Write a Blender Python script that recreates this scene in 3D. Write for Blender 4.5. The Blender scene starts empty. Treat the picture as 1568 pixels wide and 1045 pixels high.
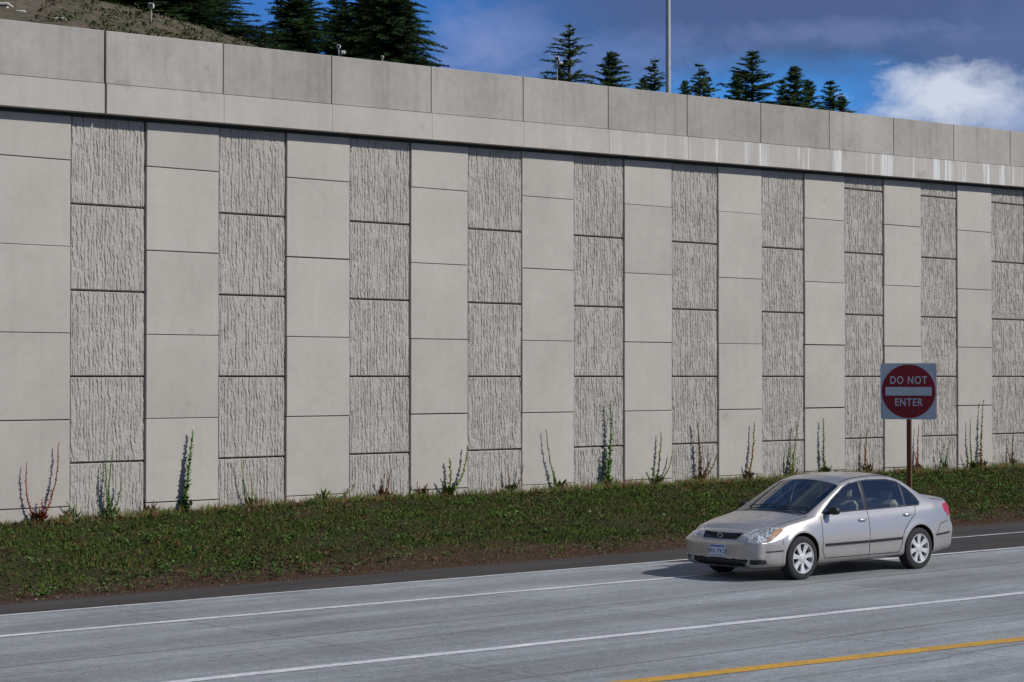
import bpy, math, random
import numpy as np
from mathutils import Vector, Matrix
random.seed(7); rng=np.random.RandomState(11)
scene=bpy.context.scene
scene.view_settings.view_transform='Standard'
try: scene.view_settings.look='None'
except: pass
scene.view_settings.exposure=0
col=scene.collection
F=3145.0; CH=2.9
DW=np.array([.746,.666]); DW=DW/np.linalg.norm(DW); NW=np.array([-DW[1],DW[0]])
P0=np.array([-7.635,35.52]); WANG=math.atan2(DW[1],DW[0])
def w2(a,n): return P0+DW*a+NW*n
def pix(x,y,D): return ((x-784)/F*D, D, CH+(577-y)/F*D)
def loc_of(X,Y):
    r=np.array([X,Y])-P0; return float(r@DW), float(r@NW)

# ---------- noise ----------
_tab=rng.rand(256,256)
def vn(x,y,s=0):
    x=np.asarray(x,float)+s*17.31; y=np.asarray(y,float)+s*9.7
    xi=np.floor(x).astype(int); yi=np.floor(y).astype(int)
    fx=x-xi; fy=y-yi; fx=fx*fx*(3-2*fx); fy=fy*fy*(3-2*fy)
    a=_tab[xi%256,yi%256]; b=_tab[(xi+1)%256,yi%256]; c=_tab[xi%256,(yi+1)%256]; d=_tab[(xi+1)%256,(yi+1)%256]
    return (a*(1-fx)+b*fx)*(1-fy)+(c*(1-fx)+d*fx)*fy
def fbm(x,y,s=0,o=4):
    r=0;a=.5;t=0
    for k in range(o):
        r=r+a*vn(x*2**k,y*2**k,s+k*3.1); t+=a; a*=.5
    return r/t
def sstep(a,b,x):
    t=np.clip((x-a)/(b-a),0,1); return t*t*(3-2*t)

# ---------- helpers ----------
def mesh(name,V,Fc,mats,smooth=False,parent=None,mi=None,colors=None,attrs=None):
    me=bpy.data.meshes.new(name)
    V=V.tolist() if isinstance(V,np.ndarray) else V
    Fc=Fc.tolist() if isinstance(Fc,np.ndarray) else Fc
    me.from_pydata(V,[],Fc)
    if not isinstance(mats,(list,tuple)): mats=[mats]
    for m in mats: me.materials.append(m)
    if mi is not None: me.polygons.foreach_set('material_index',np.asarray(mi,dtype=np.int32))
    if smooth: me.polygons.foreach_set('use_smooth',np.ones(len(me.polygons),dtype=bool))
    if colors is not None:
        ca=me.color_attributes.new('Col','FLOAT_COLOR','POINT')
        c=np.ones((len(V),4),np.float32); c[:,:3]=colors; ca.data.foreach_set('color',c.ravel())
    if attrs:
        for k,v in attrs.items():
            at=me.attributes.new(k,'FLOAT','POINT'); at.data.foreach_set('value',np.asarray(v,np.float32))
    me.update()
    ob=bpy.data.objects.new(name,me); col.objects.link(ob)
    if parent: ob.parent=parent
    return ob
def empty(name,loc=(0,0,0),rz=0):
    e=bpy.data.objects.new(name,None); e.location=loc; e.rotation_euler=(0,0,rz); col.objects.link(e); e.empty_display_size=.2; return e
class MB:
    def __init__(s): s.V=[];s.F=[];s.M=[]
    def add(s,V,F,m=0):
        o=len(s.V); s.V+= [tuple(v) for v in V]; s.F+=[tuple(i+o for i in f) for f in F]; s.M+=[m]*len(F)
    def box(s,x0,x1,y0,y1,z0,z1,m=0,b=0.0):
        if b<=0:
            V=[(x,y,z) for z in(z0,z1) for y in(y0,y1) for x in(x0,x1)]
            s.add(V,[(0,2,3,1),(4,5,7,6),(0,1,5,4),(2,6,7,3),(0,4,6,2),(1,3,7,5)],m)
        else:
            V=[];
            for sx in(0,1):
                for sy in(0,1):
                    for sz in(0,1):
                        X=(x0,x1)[sx];Y=(y0,y1)[sy];Z=(z0,z1)[sz]
                        dx=b*(1-2*sx);dy=b*(1-2*sy);dz=b*(1-2*sz)
                        V+=[(X,Y+dy,Z+dz),(X+dx,Y,Z+dz),(X+dx,Y+dy,Z)]
            def id(a,bb,c,k): return ((a*2+bb)*2+c)*3+k
            Fs=[]
            Fs.append((id(0,0,0,0),id(0,0,1,0),id(0,1,1,0),id(0,1,0,0)))
            Fs.append((id(1,0,0,0),id(1,1,0,0),id(1,1,1,0),id(1,0,1,0)))
            Fs.append((id(0,0,0,1),id(1,0,0,1),id(1,0,1,1),id(0,0,1,1)))
            Fs.append((id(0,1,0,1),id(0,1,1,1),id(1,1,1,1),id(1,1,0,1)))
            Fs.append((id(0,0,0,2),id(0,1,0,2),id(1,1,0,2),id(1,0,0,2)))
            Fs.append((id(0,0,1,2),id(1,0,1,2),id(1,1,1,2),id(0,1,1,2)))
            for a in(0,1):
                for c in(0,1):
                    Fs.append((id(a,c,0,0),id(a,c,1,0),id(a,c,1,1),id(a,c,0,1)))
                    Fs.append((id(a,0,c,0),id(a,1,c,0),id(a,1,c,2),id(a,0,c,2)))
                    Fs.append((id(0,a,c,1),id(1,a,c,1),id(1,a,c,2),id(0,a,c,2)))
            for a in(0,1):
                for bb in(0,1):
                    for c in(0,1): Fs.append((id(a,bb,c,0),id(a,bb,c,1),id(a,bb,c,2)))
            s.add(V,Fs,m)
    def tube(s,pts,rad,n=6,m=0,cap=True):
        pts=[Vector(p) for p in pts]
        V=[];Fs=[]
        for i,p in enumerate(pts):
            t=(pts[min(i+1,len(pts)-1)]-pts[max(i-1,0)]).normalized()
            u=t.cross(Vector((0,1,0.01)) if abs(t.y)<.9 else Vector((1,0,0))).normalized(); v=t.cross(u)
            r=rad[i] if hasattr(rad,'__len__') else rad
            for k in range(n):
                a=2*math.pi*k/n; V.append(p+u*(r*math.cos(a))+v*(r*math.sin(a)))
        for i in range(len(pts)-1):
            for k in range(n):
                k2=(k+1)%n; Fs.append((i*n+k,i*n+k2,(i+1)*n+k2,(i+1)*n+k))
        if cap: Fs.append(tuple(range(n))[::-1]); Fs.append(tuple((len(pts)-1)*n+k for k in range(n)))
        s.add(V,Fs,m)
    def obj(s,name,mats,smooth=False,parent=None): 
        o=mesh(name,s.V,s.F,mats,smooth,parent,mi=s.M)
        return o
def sharp(ob,ang=35):
    try: ob.data.set_sharp_from_angle(angle=math.radians(ang))
    except Exception as e: print('sharp',e)

# ---------- material helpers ----------
class NT:
    def __init__(s,name,world=False):
        if world: s.o=bpy.data.worlds.new(name)
        else: s.o=bpy.data.materials.new(name)
        s.o.use_nodes=True; s.t=s.o.node_tree; s.t.nodes.clear()
    def n(s,typ,**k):
        nd=s.t.nodes.new(typ)
        for a,b in k.items(): setattr(nd,a,b)
        return nd
    def l(s,a,b): s.t.links.new(a,b)
    def inp(s,sock,v):
        if isinstance(v,bpy.types.NodeSocket): s.l(v,sock)
        else: sock.default_value=v
    def math(s,op,a,b=0.0,c=None,clamp=False):
        m=s.n('ShaderNodeMath',operation=op); m.use_clamp=clamp
        s.inp(m.inputs[0],a); s.inp(m.inputs[1],b)
        if c is not None: s.inp(m.inputs[2],c)
        return m.outputs[0]
    def mix(s,f,a,b,mode='MIX'):
        m=s.n('ShaderNodeMix',data_type='RGBA',blend_type=mode)
        s.inp(m.inputs[0],f)
        for i,v in ((6,a),(7,b)):
            if isinstance(v,tuple) and len(v)==3: v=(*v,1)
            s.inp(m.inputs[i],v)
        return m.outputs[2]
    def vmap(s,vec,scale=(1,1,1),loc=(0,0,0)):
        m=s.n('ShaderNodeMapping'); s.l(vec,m.inputs[0]); m.inputs['Scale'].default_value=scale; m.inputs['Location'].default_value=loc; return m.outputs[0]
    def noise(s,vec,scale,detail=4,rough=.55,dist=0.0):
        m=s.n('ShaderNodeTexNoise'); s.l(vec,m.inputs['Vector']); m.inputs['Scale'].default_value=scale; m.inputs['Detail'].default_value=min(detail,4); m.inputs['Roughness'].default_value=rough; m.inputs['Distortion'].default_value=dist; return m.outputs[0]
    def rng(s,v,a,b,c=0.0,d=1.0):
        m=s.n('ShaderNodeMapRange'); s.inp(m.inputs[0],v); m.inputs[1].default_value=a;m.inputs[2].default_value=b;m.inputs[3].default_value=c;m.inputs[4].default_value=d; return m.outputs[0]
    def bsdf(s,color,rough=.8,metal=0.0,spec=.5,bump=None,bstr=.3,bdist=.02,coat=0.0):
        b=s.n('ShaderNodeBsdfPrincipled')
        if isinstance(color,tuple): color=(*color[:3],1)
        s.inp(b.inputs['Base Color'],color); s.inp(b.inputs['Roughness'],rough); s.inp(b.inputs['Metallic'],metal)
        b.inputs['Specular IOR Level'].default_value=spec; b.inputs['Coat Weight'].default_value=coat; b.inputs['Coat Roughness'].default_value=.03
        if bump is not None:
            bn=s.n('ShaderNodeBump'); bn.inputs['Strength'].default_value=bstr; bn.inputs['Distance'].default_value=bdist; s.l(bump,bn.inputs['Height']); s.l(bn.outputs[0],b.inputs['Normal'])
        return b.outputs[0]
    def out(s,sh):
        o=s.n('ShaderNodeOutputMaterial'); s.l(sh,o.inputs[0]); return s.o
def objc(t): return t.n('ShaderNodeTexCoord').outputs['Object']
def simple(name,c,rough=.6,metal=0,spec=.5,var=.12,scale=8,coat=0):
    t=NT(name); v=objc(t); nz=t.noise(v,scale,3)
    k=t.rng(nz,.3,.7,1-var,1+var)
    m=t.n('ShaderNodeVectorMath',operation='SCALE'); m.inputs[0].default_value=c[:3]; t.l(k,m.inputs['Scale'])
    return t.out(t.bsdf(m.outputs[0],rough,metal,spec,coat=coat))

def concrete(name,c,streak=0.0,bump=.25,rough=.85,tone=True,light_streak=False,mott=1.0):
    t=NT(name); v=objc(t)
    big=t.noise(v,.7,3,.6); mid=t.noise(v,6,4,.65); fine=t.noise(v,60,2,.6)
    k=t.math('ADD',t.rng(big,.3,.7,-.07*mott,.07*mott),t.rng(mid,.3,.7,-.04*mott,.04*mott))
    k=t.math('ADD',k,t.rng(fine,.3,.7,-.035,.035))
    k=t.math('ADD',k,1.0)
    if tone:
        at=t.n('ShaderNodeAttribute'); at.attribute_name='tone'; k=t.math('ADD',k,at.outputs['Fac'])
    if streak>0:
        st=t.noise(t.vmap(v,(5,1,.35)),1.0,4,.6)
        k=t.math('SUBTRACT',k,t.rng(st,.50,.75,0,streak))
    m=t.n('ShaderNodeVectorMath',operation='SCALE'); m.inputs[0].default_value=c; t.l(k,m.inputs['Scale'])
    colr=m.outputs[0]
    if light_streak:
        st=t.noise(t.vmap(v,(3.0,1,.10)),1.0,4,.7)
        f=t.rng(st,.54,.64,0,.75)
        sep=t.n('ShaderNodeSeparateXYZ'); t.l(v,sep.inputs[0])
        f=t.math('MULTIPLY',f,t.rng(sep.outputs[0],11,19,0.03,1.0))
        colr=t.mix(f,colr,(.75,.77,.78))
    sp=t.noise(v,2.3,1,.4); colr=t.mix(t.rng(sp,.72,.80,0,.3),colr,(c[0]*.55,c[1]*.55,c[2]*.55))
    if bump<=0: return t.out(t.bsdf(colr,rough,spec=.2))
    bh=t.math('ADD',t.math('MULTIPLY',fine,.5),mid)
    return t.out(t.bsdf(colr,rough,spec=.25,bump=bh,bstr=bump,bdist=.01))

M_smooth=concrete('concrete_smooth',(.400,.374,.333),streak=.05,bump=.10)
M_rough=concrete('concrete_ribbed',(.375,.352,.315),bump=0,tone=False)
M_cop=concrete('concrete_coping',(.322,.304,.275),streak=.18,bump=.3,mott=1.8)
M_band=concrete('concrete_band',(.395,.372,.338),streak=.08,bump=.12,light_streak=True)
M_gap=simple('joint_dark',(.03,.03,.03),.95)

# ================= WALL =================
wall=empty('retaining_wall',(P0[0],P0[1],0),WANG)
PW=1.5
mb=MB(); mb.box(-30,75,.09,.5,-.3,8.3,0); mb.obj('backing',[M_gap],parent=wall)
def copb(a): return 7.475+.0152*a
def ribcol(seed,joint):
    V=[];Fa=[];o=0
    edges=[-.1,1.4,2.9,4.4,5.9]+([7.45] if joint else [])+[8.05]
    for r in range(len(edges)-1):
        z0=edges[r]+.009; z1=edges[r+1]-.009
        nx=176; nz=max(8,int((z1-z0)/.019))
        s=np.linspace(.014,1.486,nx); z=np.linspace(z0,z1,nz)
        S,Z=np.meshgrid(s,z)
        zz=Z+seed*13+r*7
        h=np.ones_like(S)
        for layer,(fr,wd,dp) in enumerate(((12.5,.17,.85),(17.0,.15,.65))):
            ph=S*fr+.5*(vn(S*1.6,zz*1.9,seed+r+layer*4)-.5)+.35*(vn(S*6,zz*7,seed+layer)-.5)
            ri=np.floor(ph); u=ph-ri
            gp=.5+.42*(vn(ri*3.37,zz*3.0,seed+layer)-.5)+.34*(vn(ri*7.1,zz*9.5,seed+2)-.5)+.2*(vn(ri*4.3,zz*24,seed+3)-.5)
            d=np.abs(u-gp); on=sstep(.34,.56,vn(ri*5.7+.3,zz*3.4,seed+9+layer)*.6+vn(ri*2.9,zz*9,seed+12)*.4)
            wv=wd*(.6+.9*vn(ri*6.1,zz*7,seed+15))
            h=h-dp*(1-sstep(wv*.35,wv*1.5,d))*on
        h=np.clip(h,-.1,1)+.26*(vn(S*26,zz*18,seed+4)-.5)+.40*(vn(S*58,zz*36,seed+6)-.5)
        Y=.042-.0185*h
        Y[0,:]=Y[-1,:]=.085; Y[:,0]=Y[:,-1]=.085
        v=np.stack([S,Y,Z],-1).reshape(-1,3)
        idx=np.arange(nx*nz).reshape(nz,nx)
        f=np.stack([idx[:-1,:-1],idx[:-1,1:],idx[1:,1:],idx[1:,:-1]],-1).reshape(-1,4)+o
        V.append(v);Fa.append(f);o+=len(v)
    return np.concatenate(V),np.concatenate(Fa)
rib=[]
for k in range(5):
    V,Fc=ribcol(k+1,k>=3)
    ob=mesh('ribbed_panels_%d'%k,V,Fc,M_rough,smooth=False,parent=wall); rib.append(ob)
used=[0]*5
for j in range(-8,42,2):
    k=(j//2)%3 if j<14 else 3+(j//2)%2
    off=.05 if 2<=j<=6 else 0
    if not used[k]: ob=rib[k]; used[k]=1
    else:
        ob=bpy.data.objects.new('ribbed_column',rib[k].data); col.objects.link(ob); ob.parent=wall
    ob.location=(j*PW+off,0,0)
V=[];Fc=[];T=[]
for j in range(-9,41,2):
    off=.05 if 2<=j<=6 else 0; off2=.05 if 2<=j+1<=6 else 0
    x0=j*PW+off+.018; x1=(j+1)*PW+off2-.006
    for r in range(-1,5):
        wide=random.random()<.18
        z0=.65+1.5*r+random.uniform(.003,.008)+(.008 if wide else 0); z1=.65+1.5*(r+1)-random.uniform(.003,.010)
        if r==-1: z0=-.3
        if r==4: z1=8.15
        dy=random.uniform(-.008,.008); b=.008; o=len(V); tn=random.uniform(-.045,.045)
        V+=[(x0,.08,z0),(x1,.08,z0),(x1,.08,z1),(x0,.08,z1)]
        V+=[(x0,b+dy,z0),(x1,b+dy,z0),(x1,b+dy,z1),(x0,b+dy,z1)]
        V+=[(x0+b,dy,z0+b),(x1-b,dy,z0+b),(x1-b,dy,z1-b),(x0+b,dy,z1-b)]
        for q in range(4):
            q2=(q+1)%4; Fc.append((o+q,o+q2,o+4+q2,o+4+q)); Fc.append((o+4+q,o+4+q2,o+8+q2,o+8+q))
        Fc.append((o+8,o+9,o+10,o+11)); T+=[tn]*12
mesh('smooth_panels',V,Fc,M_smooth,parent=wall,attrs={'tone':T})
def slopebox(mb,a0,a1,y0,y1,zb,zt,m,b=.015):
    o=len(mb.V); mb.box(a0,a1,y0,y1,0,1,m,0)
    for i in range(o,len(mb.V)):
        x,y,z=mb.V[i]; base=copb(x); mb.V[i]=(x,y,base+(zb if z<.5 else zt))
lower=MB();up=MB();T=[]
k0=.36*PW; sp=1.637*PW
for k in range(-12,30):
    a0=k0+k*sp; a1=a0+sp
    g=.008 if k!=0 else .018
    g2=.008 if k!=-1 else .018
    slopebox(up,a0+g,a1-g2,-.205,.25,.530,1.455,0)
    slopebox(lower,a0+(.02 if k==0 else .0012),a1-(.02 if k==-1 else .0012),-.235,.24,0,.520,0)
    T+=[random.uniform(-.07,.07)]*8
o=up.obj('parapet',[M_cop],parent=wall)
at=o.data.attributes.new('tone','FLOAT','POINT'); at.data.foreach_set('value',T)
md=o.modifiers.new('b','BEVEL'); md.width=.012; md.segments=2
o=lower.obj('coping_band',[M_band],parent=wall); md=o.modifiers.new('b','BEVEL'); md.width=.006; md.segments=2
cb=MB(); slopebox(cb,-30,72,-.17,.22,.02,1.40,0); slopebox(cb,-30,72,-.03,.07,-.065,.015,0); cb.obj('coping_core_and_shade_strip',[M_gap],parent=wall)  # joint core, then a dark strip added under the coping as its shadow line

# ================= GROUND / ROAD =================
def groundmat():
    t=NT('ground_soil'); v=objc(t)
    a=t.noise(v,.5,4,.6); b=t.noise(v,12,4,.7)
    c=t.mix(t.rng(a,.4,.6),(.055,.060,.022),(.075,.05,.03)); c=t.mix(t.rng(b,.35,.65,0,.6),c,(.03,.025,.015))
    return t.out(t.bsdf(c,.95,spec=.2,bump=b,bstr=.8,bdist=.05))
M_soil=groundmat()
mesh('ground',[(-2500,-2500,-.03),(2500,-2500,-.03),(2500,2500,-.03),(-2500,2500,-.03)],[(0,1,2,3)],M_soil)
road=empty('road',(P0[0],P0[1],0),WANG)
def asphalt():
    t=NT('asphalt'); v=objc(t)
    a=t.noise(t.vmap(v,(.15,1.2,1)),1.5,4,.6); b=t.noise(v,70,3,.7)
    k=t.math('ADD',t.rng(a,.3,.7,.75,1.25),t.rng(b,.3,.7,-.25,.25))
    m=t.n('ShaderNodeVectorMath',operation='SCALE'); m.inputs[0].default_value=(.052,.048,.046); t.l(k,m.inputs['Scale'])
    return t.out(t.bsdf(m.outputs[0],.9,spec=.2,bump=b,bstr=.5,bdist=.01))
def roadconc():
    t=NT('road_concrete'); v=objc(t)
    sep=t.n('ShaderNodeSeparateXYZ'); t.l(v,sep.inputs[0]); X,Y=sep.outputs[0],sep.outputs[1]
    st=t.noise(t.vmap(v,(.16,2.4,1)),1.0,4,.7,.2); st2=t.noise(t.vmap(v,(.9,10,1)),1.0,4,.75); big=t.noise(v,.35,3,.6); fine=t.noise(v,38,3,.8); sp=t.noise(v,7,4,.75)
    k=t.math('ADD',t.rng(st,.3,.7,-.24,.20),t.rng(st2,.3,.7,-.14,.14))
    k=t.math('ADD',k,t.rng(big,.3,.7,-.14,.14)); k=t.math('ADD',k,t.rng(fine,.3,.7,-.24,.24)); k=t.math('ADD',k,t.rng(sp,.3,.7,-.18,.18)); k=t.math('ADD',k,1.0)
    fx=t.math('DIVIDE',X,4.6); fl=t.math('FLOOR',fx); fr=t.math('FRACT',fx)
    wn=t.n('ShaderNodeTexWhiteNoise',noise_dimensions='1D'); t.l(fl,wn.inputs['W']); k=t.math('ADD',k,t.rng(wn.outputs[0],0,1,-.08,.08))
    m=t.n('ShaderNodeVectorMath',operation='SCALE'); m.inputs[0].default_value=(.262,.280,.292); t.l(k,m.inputs['Scale'])
    c=m.outputs[0]
    jl=t.math('LESS_THAN',fr,.006); c=t.mix(t.math('MULTIPLY',jl,.55),c,(.06,.06,.06))
    wob=t.noise(t.vmap(v,(.35,.35,1)),1.0,4,.6)
    for y0,wd,amp,st_ in ((-12.9,.022,.0,.6),(-16.9,.02,0,.55),(-13.8,.012,.9,.5),(-10.0,.012,.5,.5),(-18.6,.014,.9,.5)):
        yy=t.math('ADD',Y,t.math('MULTIPLY',t.math('SUBTRACT',wob,.5),amp))
        d=t.math('ABSOLUTE',t.math('SUBTRACT',yy,y0)); f=t.math('LESS_THAN',d,wd); c=t.mix(t.math('MULTIPLY',f,st_),c,(.05,.05,.048))
    for y0,wdt in ((-12.4,.7),(-14.1,.5),(-16.4,.6),(-10.2,.5)):
        d=t.math('ABSOLUTE',t.math('SUBTRACT',Y,y0)); f=t.math('MULTIPLY',t.rng(d,.0,wdt,.45,0),t.rng(st,.35,.6,.3,1)); c=t.mix(f,c,(.09,.09,.088))
    pt=t.noise(t.vmap(v,(1,2,1)),14,1,.5); c=t.mix(t.rng(pt,.68,.72,0,.6),c,(.45,.45,.43)) 
    pt2=t.noise(t.vmap(v,(1,2,1),(7,3,0)),11,1,.6); c=t.mix(t.rng(pt2,.66,.71,0,.5),c,(.06,.06,.06))
    return t.out(t.bsdf(c,t.rng(sp,.3,.7,.6,.85),spec=.3,bump=fine,bstr=.4,bdist=.01))
M_asph=asphalt(); M_rc=roadconc()
mesh('asphalt',[(-400,-60,0),(500,-60,0),(500,-7.5,0),(-400,-7.5,0)],[(0,1,2,3)],M_asph,parent=road)
def cl(a,lo,hi): return max(lo,min(hi,a))
L1=lambda a:-8.86-.0242*(cl(a,-30,50)+6)
L2=lambda a:-10.68-.0341*(cl(a,-30,50)+6.96)
LB=lambda a:-14.9-.0543*(cl(a,-25,35)+7.38)
LY=lambda a:-17.77-.111*(cl(a,-15,25)+4.16)
aa=[-400,-60,-30,-20,-12,-6,0,3,5,7,9,12,16,20,30,50,80,500]
edge=[(a, L1(a)+.05 if a<5 else (L1(a)*(1-(a-5)/4)+L2(a)*((a-5)/4) if a<9 else L2(a)-.1)) for a in aa]
V=[(a,-50,.004) for a in aa]+[(a,e,.004) for a,e in edge]
n=len(aa); mesh('concrete_lanes',V,[(i,i+1,n+i+1,n+i) for i in range(n-1)],M_rc,parent=road)
def paint(name,c):
    t=NT(name); v=objc(t); a=t.noise(t.vmap(v,(1,3,1)),10,4,.75); b=t.noise(v,1.2,3,.6)
    f=t.rng(t.math('ADD',a,t.math('MULTIPLY',b,.5)),.60,.92,0,.9)
    return t.out(t.bsdf(t.mix(f,c,(c[0]*.35+.05,c[1]*.38+.05,c[2]*.4+.07)),.7,spec=.3))
M_wp=paint('white_paint',(.74,.75,.75)); M_yp=paint('yellow_paint',(.66,.36,.03))
def stripe(name,Lf,w,m,z=.009,a0=-200,a1=300):
    A=[a0,-60,-30,-25,-20,-15,-10,-5,0,5,10,15,20,25,30,35,50,80,a1]
    V=[];r=random.Random(3)
    A2=[]
    for i in range(len(A)-1):
        k=10 if -30<=A[i]<50 else 1
        for q in range(k): A2.append(A[i]+(A[i+1]-A[i])*q/k)
    A2.append(A[-1])
    for a in A2: 
        j=r.uniform(-.01,.01); V+=[(a,Lf(a)-w/2+j,z),(a,Lf(a)+w/2+j,z)]
    mesh(name,V,[(2*i,2*i+2,2*i+3,2*i+1) for i in range(len(A2)-1)],m,parent=road)
stripe('edge_line',L1,.08,M_wp); stripe('lane_line',L2,.13,M_wp); stripe('lane_line_near',LB,.17,M_wp); stripe('yellow_line',LY,.24,M_yp)

def embz(a,n):
    top=.40+.12*sstep(-2,6,a)
    u=np.clip((n+7.65)/7.35,0,1)
    return .012+(top-.012)*(u**.9)+.07*(fbm(a*.9,n*.9,3)-.5)*sstep(0,.08,u)
A=np.linspace(-60,110,900); N=np.linspace(-7.7,.06,90); AA,NN=np.meshgrid(A,N)
NN2=NN.copy(); NN2[0,:]+= .15*(fbm(A*1.2,A*0,8)-.5)*2
ZZ=embz(AA,NN2)+.02*(vn(AA*4,NN2*7,13)-.5)*sstep(-7.6,-7,NN2); ZZ[0,:]=-.01
idx=np.arange(AA.size).reshape(AA.shape)
Fq=np.stack([idx[:-1,:-1],idx[:-1,1:],idx[1:,1:],idx[1:,:-1]],-1).reshape(-1,4)
def embmat():
    t=NT('embankment_soil'); v=objc(t)
    sep=t.n('ShaderNodeSeparateXYZ'); t.l(v,sep.inputs[0])
    a=t.noise(v,1.2,4,.65); b=t.noise(v,18,4,.75); d=t.noise(v,3.5,3,.7)
    g=t.rng(t.math('ADD',sep.outputs[1],t.math('MULTIPLY',a,2.5)),-5.9,-4.8)
    c=t.mix(g,(.085,.050,.033),(.045,.052,.018)); c=t.mix(t.rng(d,.48,.62,0,.5),c,(.070,.055,.030)); c=t.mix(t.rng(b,.40,.7,0,.75),c,(.022,.018,.011))
    return t.out(t.bsdf(c,.95,spec=.1,bump=b,bstr=1.0,bdist=.05))
emb=empty('grass_embankment',(P0[0],P0[1],0),WANG)
mesh('soil',np.stack([AA,NN2,ZZ],-1).reshape(-1,3),Fq,embmat(),smooth=True,parent=emb)
NB=250000
a=rng.uniform(-12,36,NB); n_=rng.uniform(-7.6,-.02,NB)
pat=fbm(a*.8,n_*.9,21); pat2=fbm(a*2.5,n_*2.5,31,3)
edgeb=sstep(-5.6,-7.1,n_+2.6*(pat-.5)+1.6*(pat2-.5))
bare=sstep(.48,.36,fbm(a*1.3,n_*1.6,51,3))
keep=rng.rand(NB)>np.maximum(edgeb*.55,bare*.55)
a=a[keep];n_=n_[keep];pat=pat[keep];pat2=pat2[keep];edgeb=edgeb[keep];bare=bare[keep];NB=len(a)
h=rng.uniform(.018,.060,NB)*(.5+1.1*pat2)*(1-.45*edgeb)
tall=rng.rand(NB)<.03; h=np.where(tall,h*2.2,h)
near=sstep(-1.0,-.2,n_); h*=1+1.2*near*rng.rand(NB)
w=rng.uniform(.006,.016,NB); th=rng.uniform(0,6.283,NB)
lean=rng.normal(0,.04,(NB,2))
z=embz(a,n_)-.006
p0=np.stack([a-np.cos(th)*w,n_-np.sin(th)*w,z],-1); p1=np.stack([a+np.cos(th)*w,n_+np.sin(th)*w,z],-1)
p2=np.stack([a+lean[:,0],n_+lean[:,1],z+h],-1)
V=np.stack([p0,p1,p2],1).reshape(-1,3)
pal=np.array([(.068,.112,.022),(.050,.090,.018),(.090,.122,.030),(.15,.125,.06),(.11,.07,.04),(.13,.055,.034),(.034,.058,.014)])
r=rng.rand(NB); ci=np.where(r<.34,0,np.where(r<.56,1,np.where(r<.78,2,np.where(r<.85,3,6))))
brown=rng.rand(NB)<(.05+.72*edgeb+.18*(pat<.45)+.3*bare+.3*near); bi=np.where(rng.rand(NB)<.45,4,np.where(rng.rand(NB)<.5,5,3)); ci=np.where(brown,bi,ci)
C=pal[ci]*rng.uniform(.55,1.25,(NB,1))*(.65+.6*pat2[:,None]); C=np.repeat(C,3,0)
def colmat(name,rough=.85):
    t=NT(name); at=t.n('ShaderNodeAttribute'); at.attribute_name='Col'
    d=t.n('ShaderNodeBsdfDiffuse'); t.l(at.outputs['Color'],d.inputs[0])
    return t.out(d.outputs[0])
M_col=colmat('foliage_col')
mesh('grass_blades',V,np.arange(NB*3).reshape(-1,3),M_col,parent=emb,colors=C)
V=[];Fc=[];C=[]
def leafquad(p,d,up,l,w,c):
    o=len(V); s=d.cross(up).normalized()*w
    V.extend([p, p+d*l*.5+s, p+d*l, p+d*l*.5-s]); Fc.append((o,o+1,o+2,o+3)); C.extend([c]*4)
for k in range(1700):
    a=rng.uniform(-8,34); nn=-7.45+7.1*rng.rand()
    if fbm(np.array(a*.5),np.array(nn*.6),44)<.48 and rng.rand()<.72: continue
    R=rng.uniform(.05,.22); base=Vector((a,nn,float(embz(a,nn))))
    cc=np.array([(.06,.11,.03),(.08,.15,.04),(.13,.075,.04),(.05,.075,.02)][int(rng.choice(4,p=[.42,.24,.14,.2]))])
    for q in range(int(R*150)):
        ang=rng.uniform(0,6.28); d=Vector((math.cos(ang),math.sin(ang),rng.uniform(-.1,.9))).normalized()
        p=base+Vector((rng.normal(0,R*.45),rng.normal(0,R*.45),rng.uniform(0,R*.5)))
        leafquad(p,d,Vector((0,0,1)),rng.uniform(.03,.08),rng.uniform(.012,.024),tuple(cc*rng.uniform(.6,1.4)))
for k in range(60):
    a=rng.uniform(-4,8) if rng.rand()<.7 else rng.uniform(8,30); nn=rng.uniform(-3,-.5); b=Vector((a,nn,float(embz(a,nn))+rng.uniform(.05,.12)))
    for q in range(6):
        ang=q*1.047; leafquad(b,Vector((math.cos(ang),math.sin(ang),.2)).normalized(),Vector((0,0,1)),.022,.009,(.55,.25,.03) if rng.rand()<.5 else (.6,.42,.04))
for k in range(2600):
    a=rng.uniform(-10,34); nn=rng.uniform(-7.75,-6.5) if rng.rand()<.8 else rng.uniform(-6,-.3)
    s=rng.uniform(.006,.020); big=rng.rand()
    if big<.006: s=.03
    p=Vector((a,nn,float(embz(a,nn))+s*.6)); o=len(V)
    for dx,dy,dz in ((1,0,0),(0,1,0),(-1,0,0),(0,-1,0),(0,0,1.0)):
        V.append(p+Vector((dx*s*rng.uniform(.6,1.3),dy*s*rng.uniform(.6,1.3),dz*s*rng.uniform(.6,1)))) 
    g=rng.uniform(.07,.22) if big>.006 else .55
    C.extend([(g,g*.86,g*.74)]*5); Fc.extend([(o,o+1,o+4),(o+1,o+2,o+4),(o+2,o+3,o+4),(o+3,o,o+4)])
mesh('clumps_and_stones',V,Fc,M_col,parent=emb,colors=np.array(C))
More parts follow.
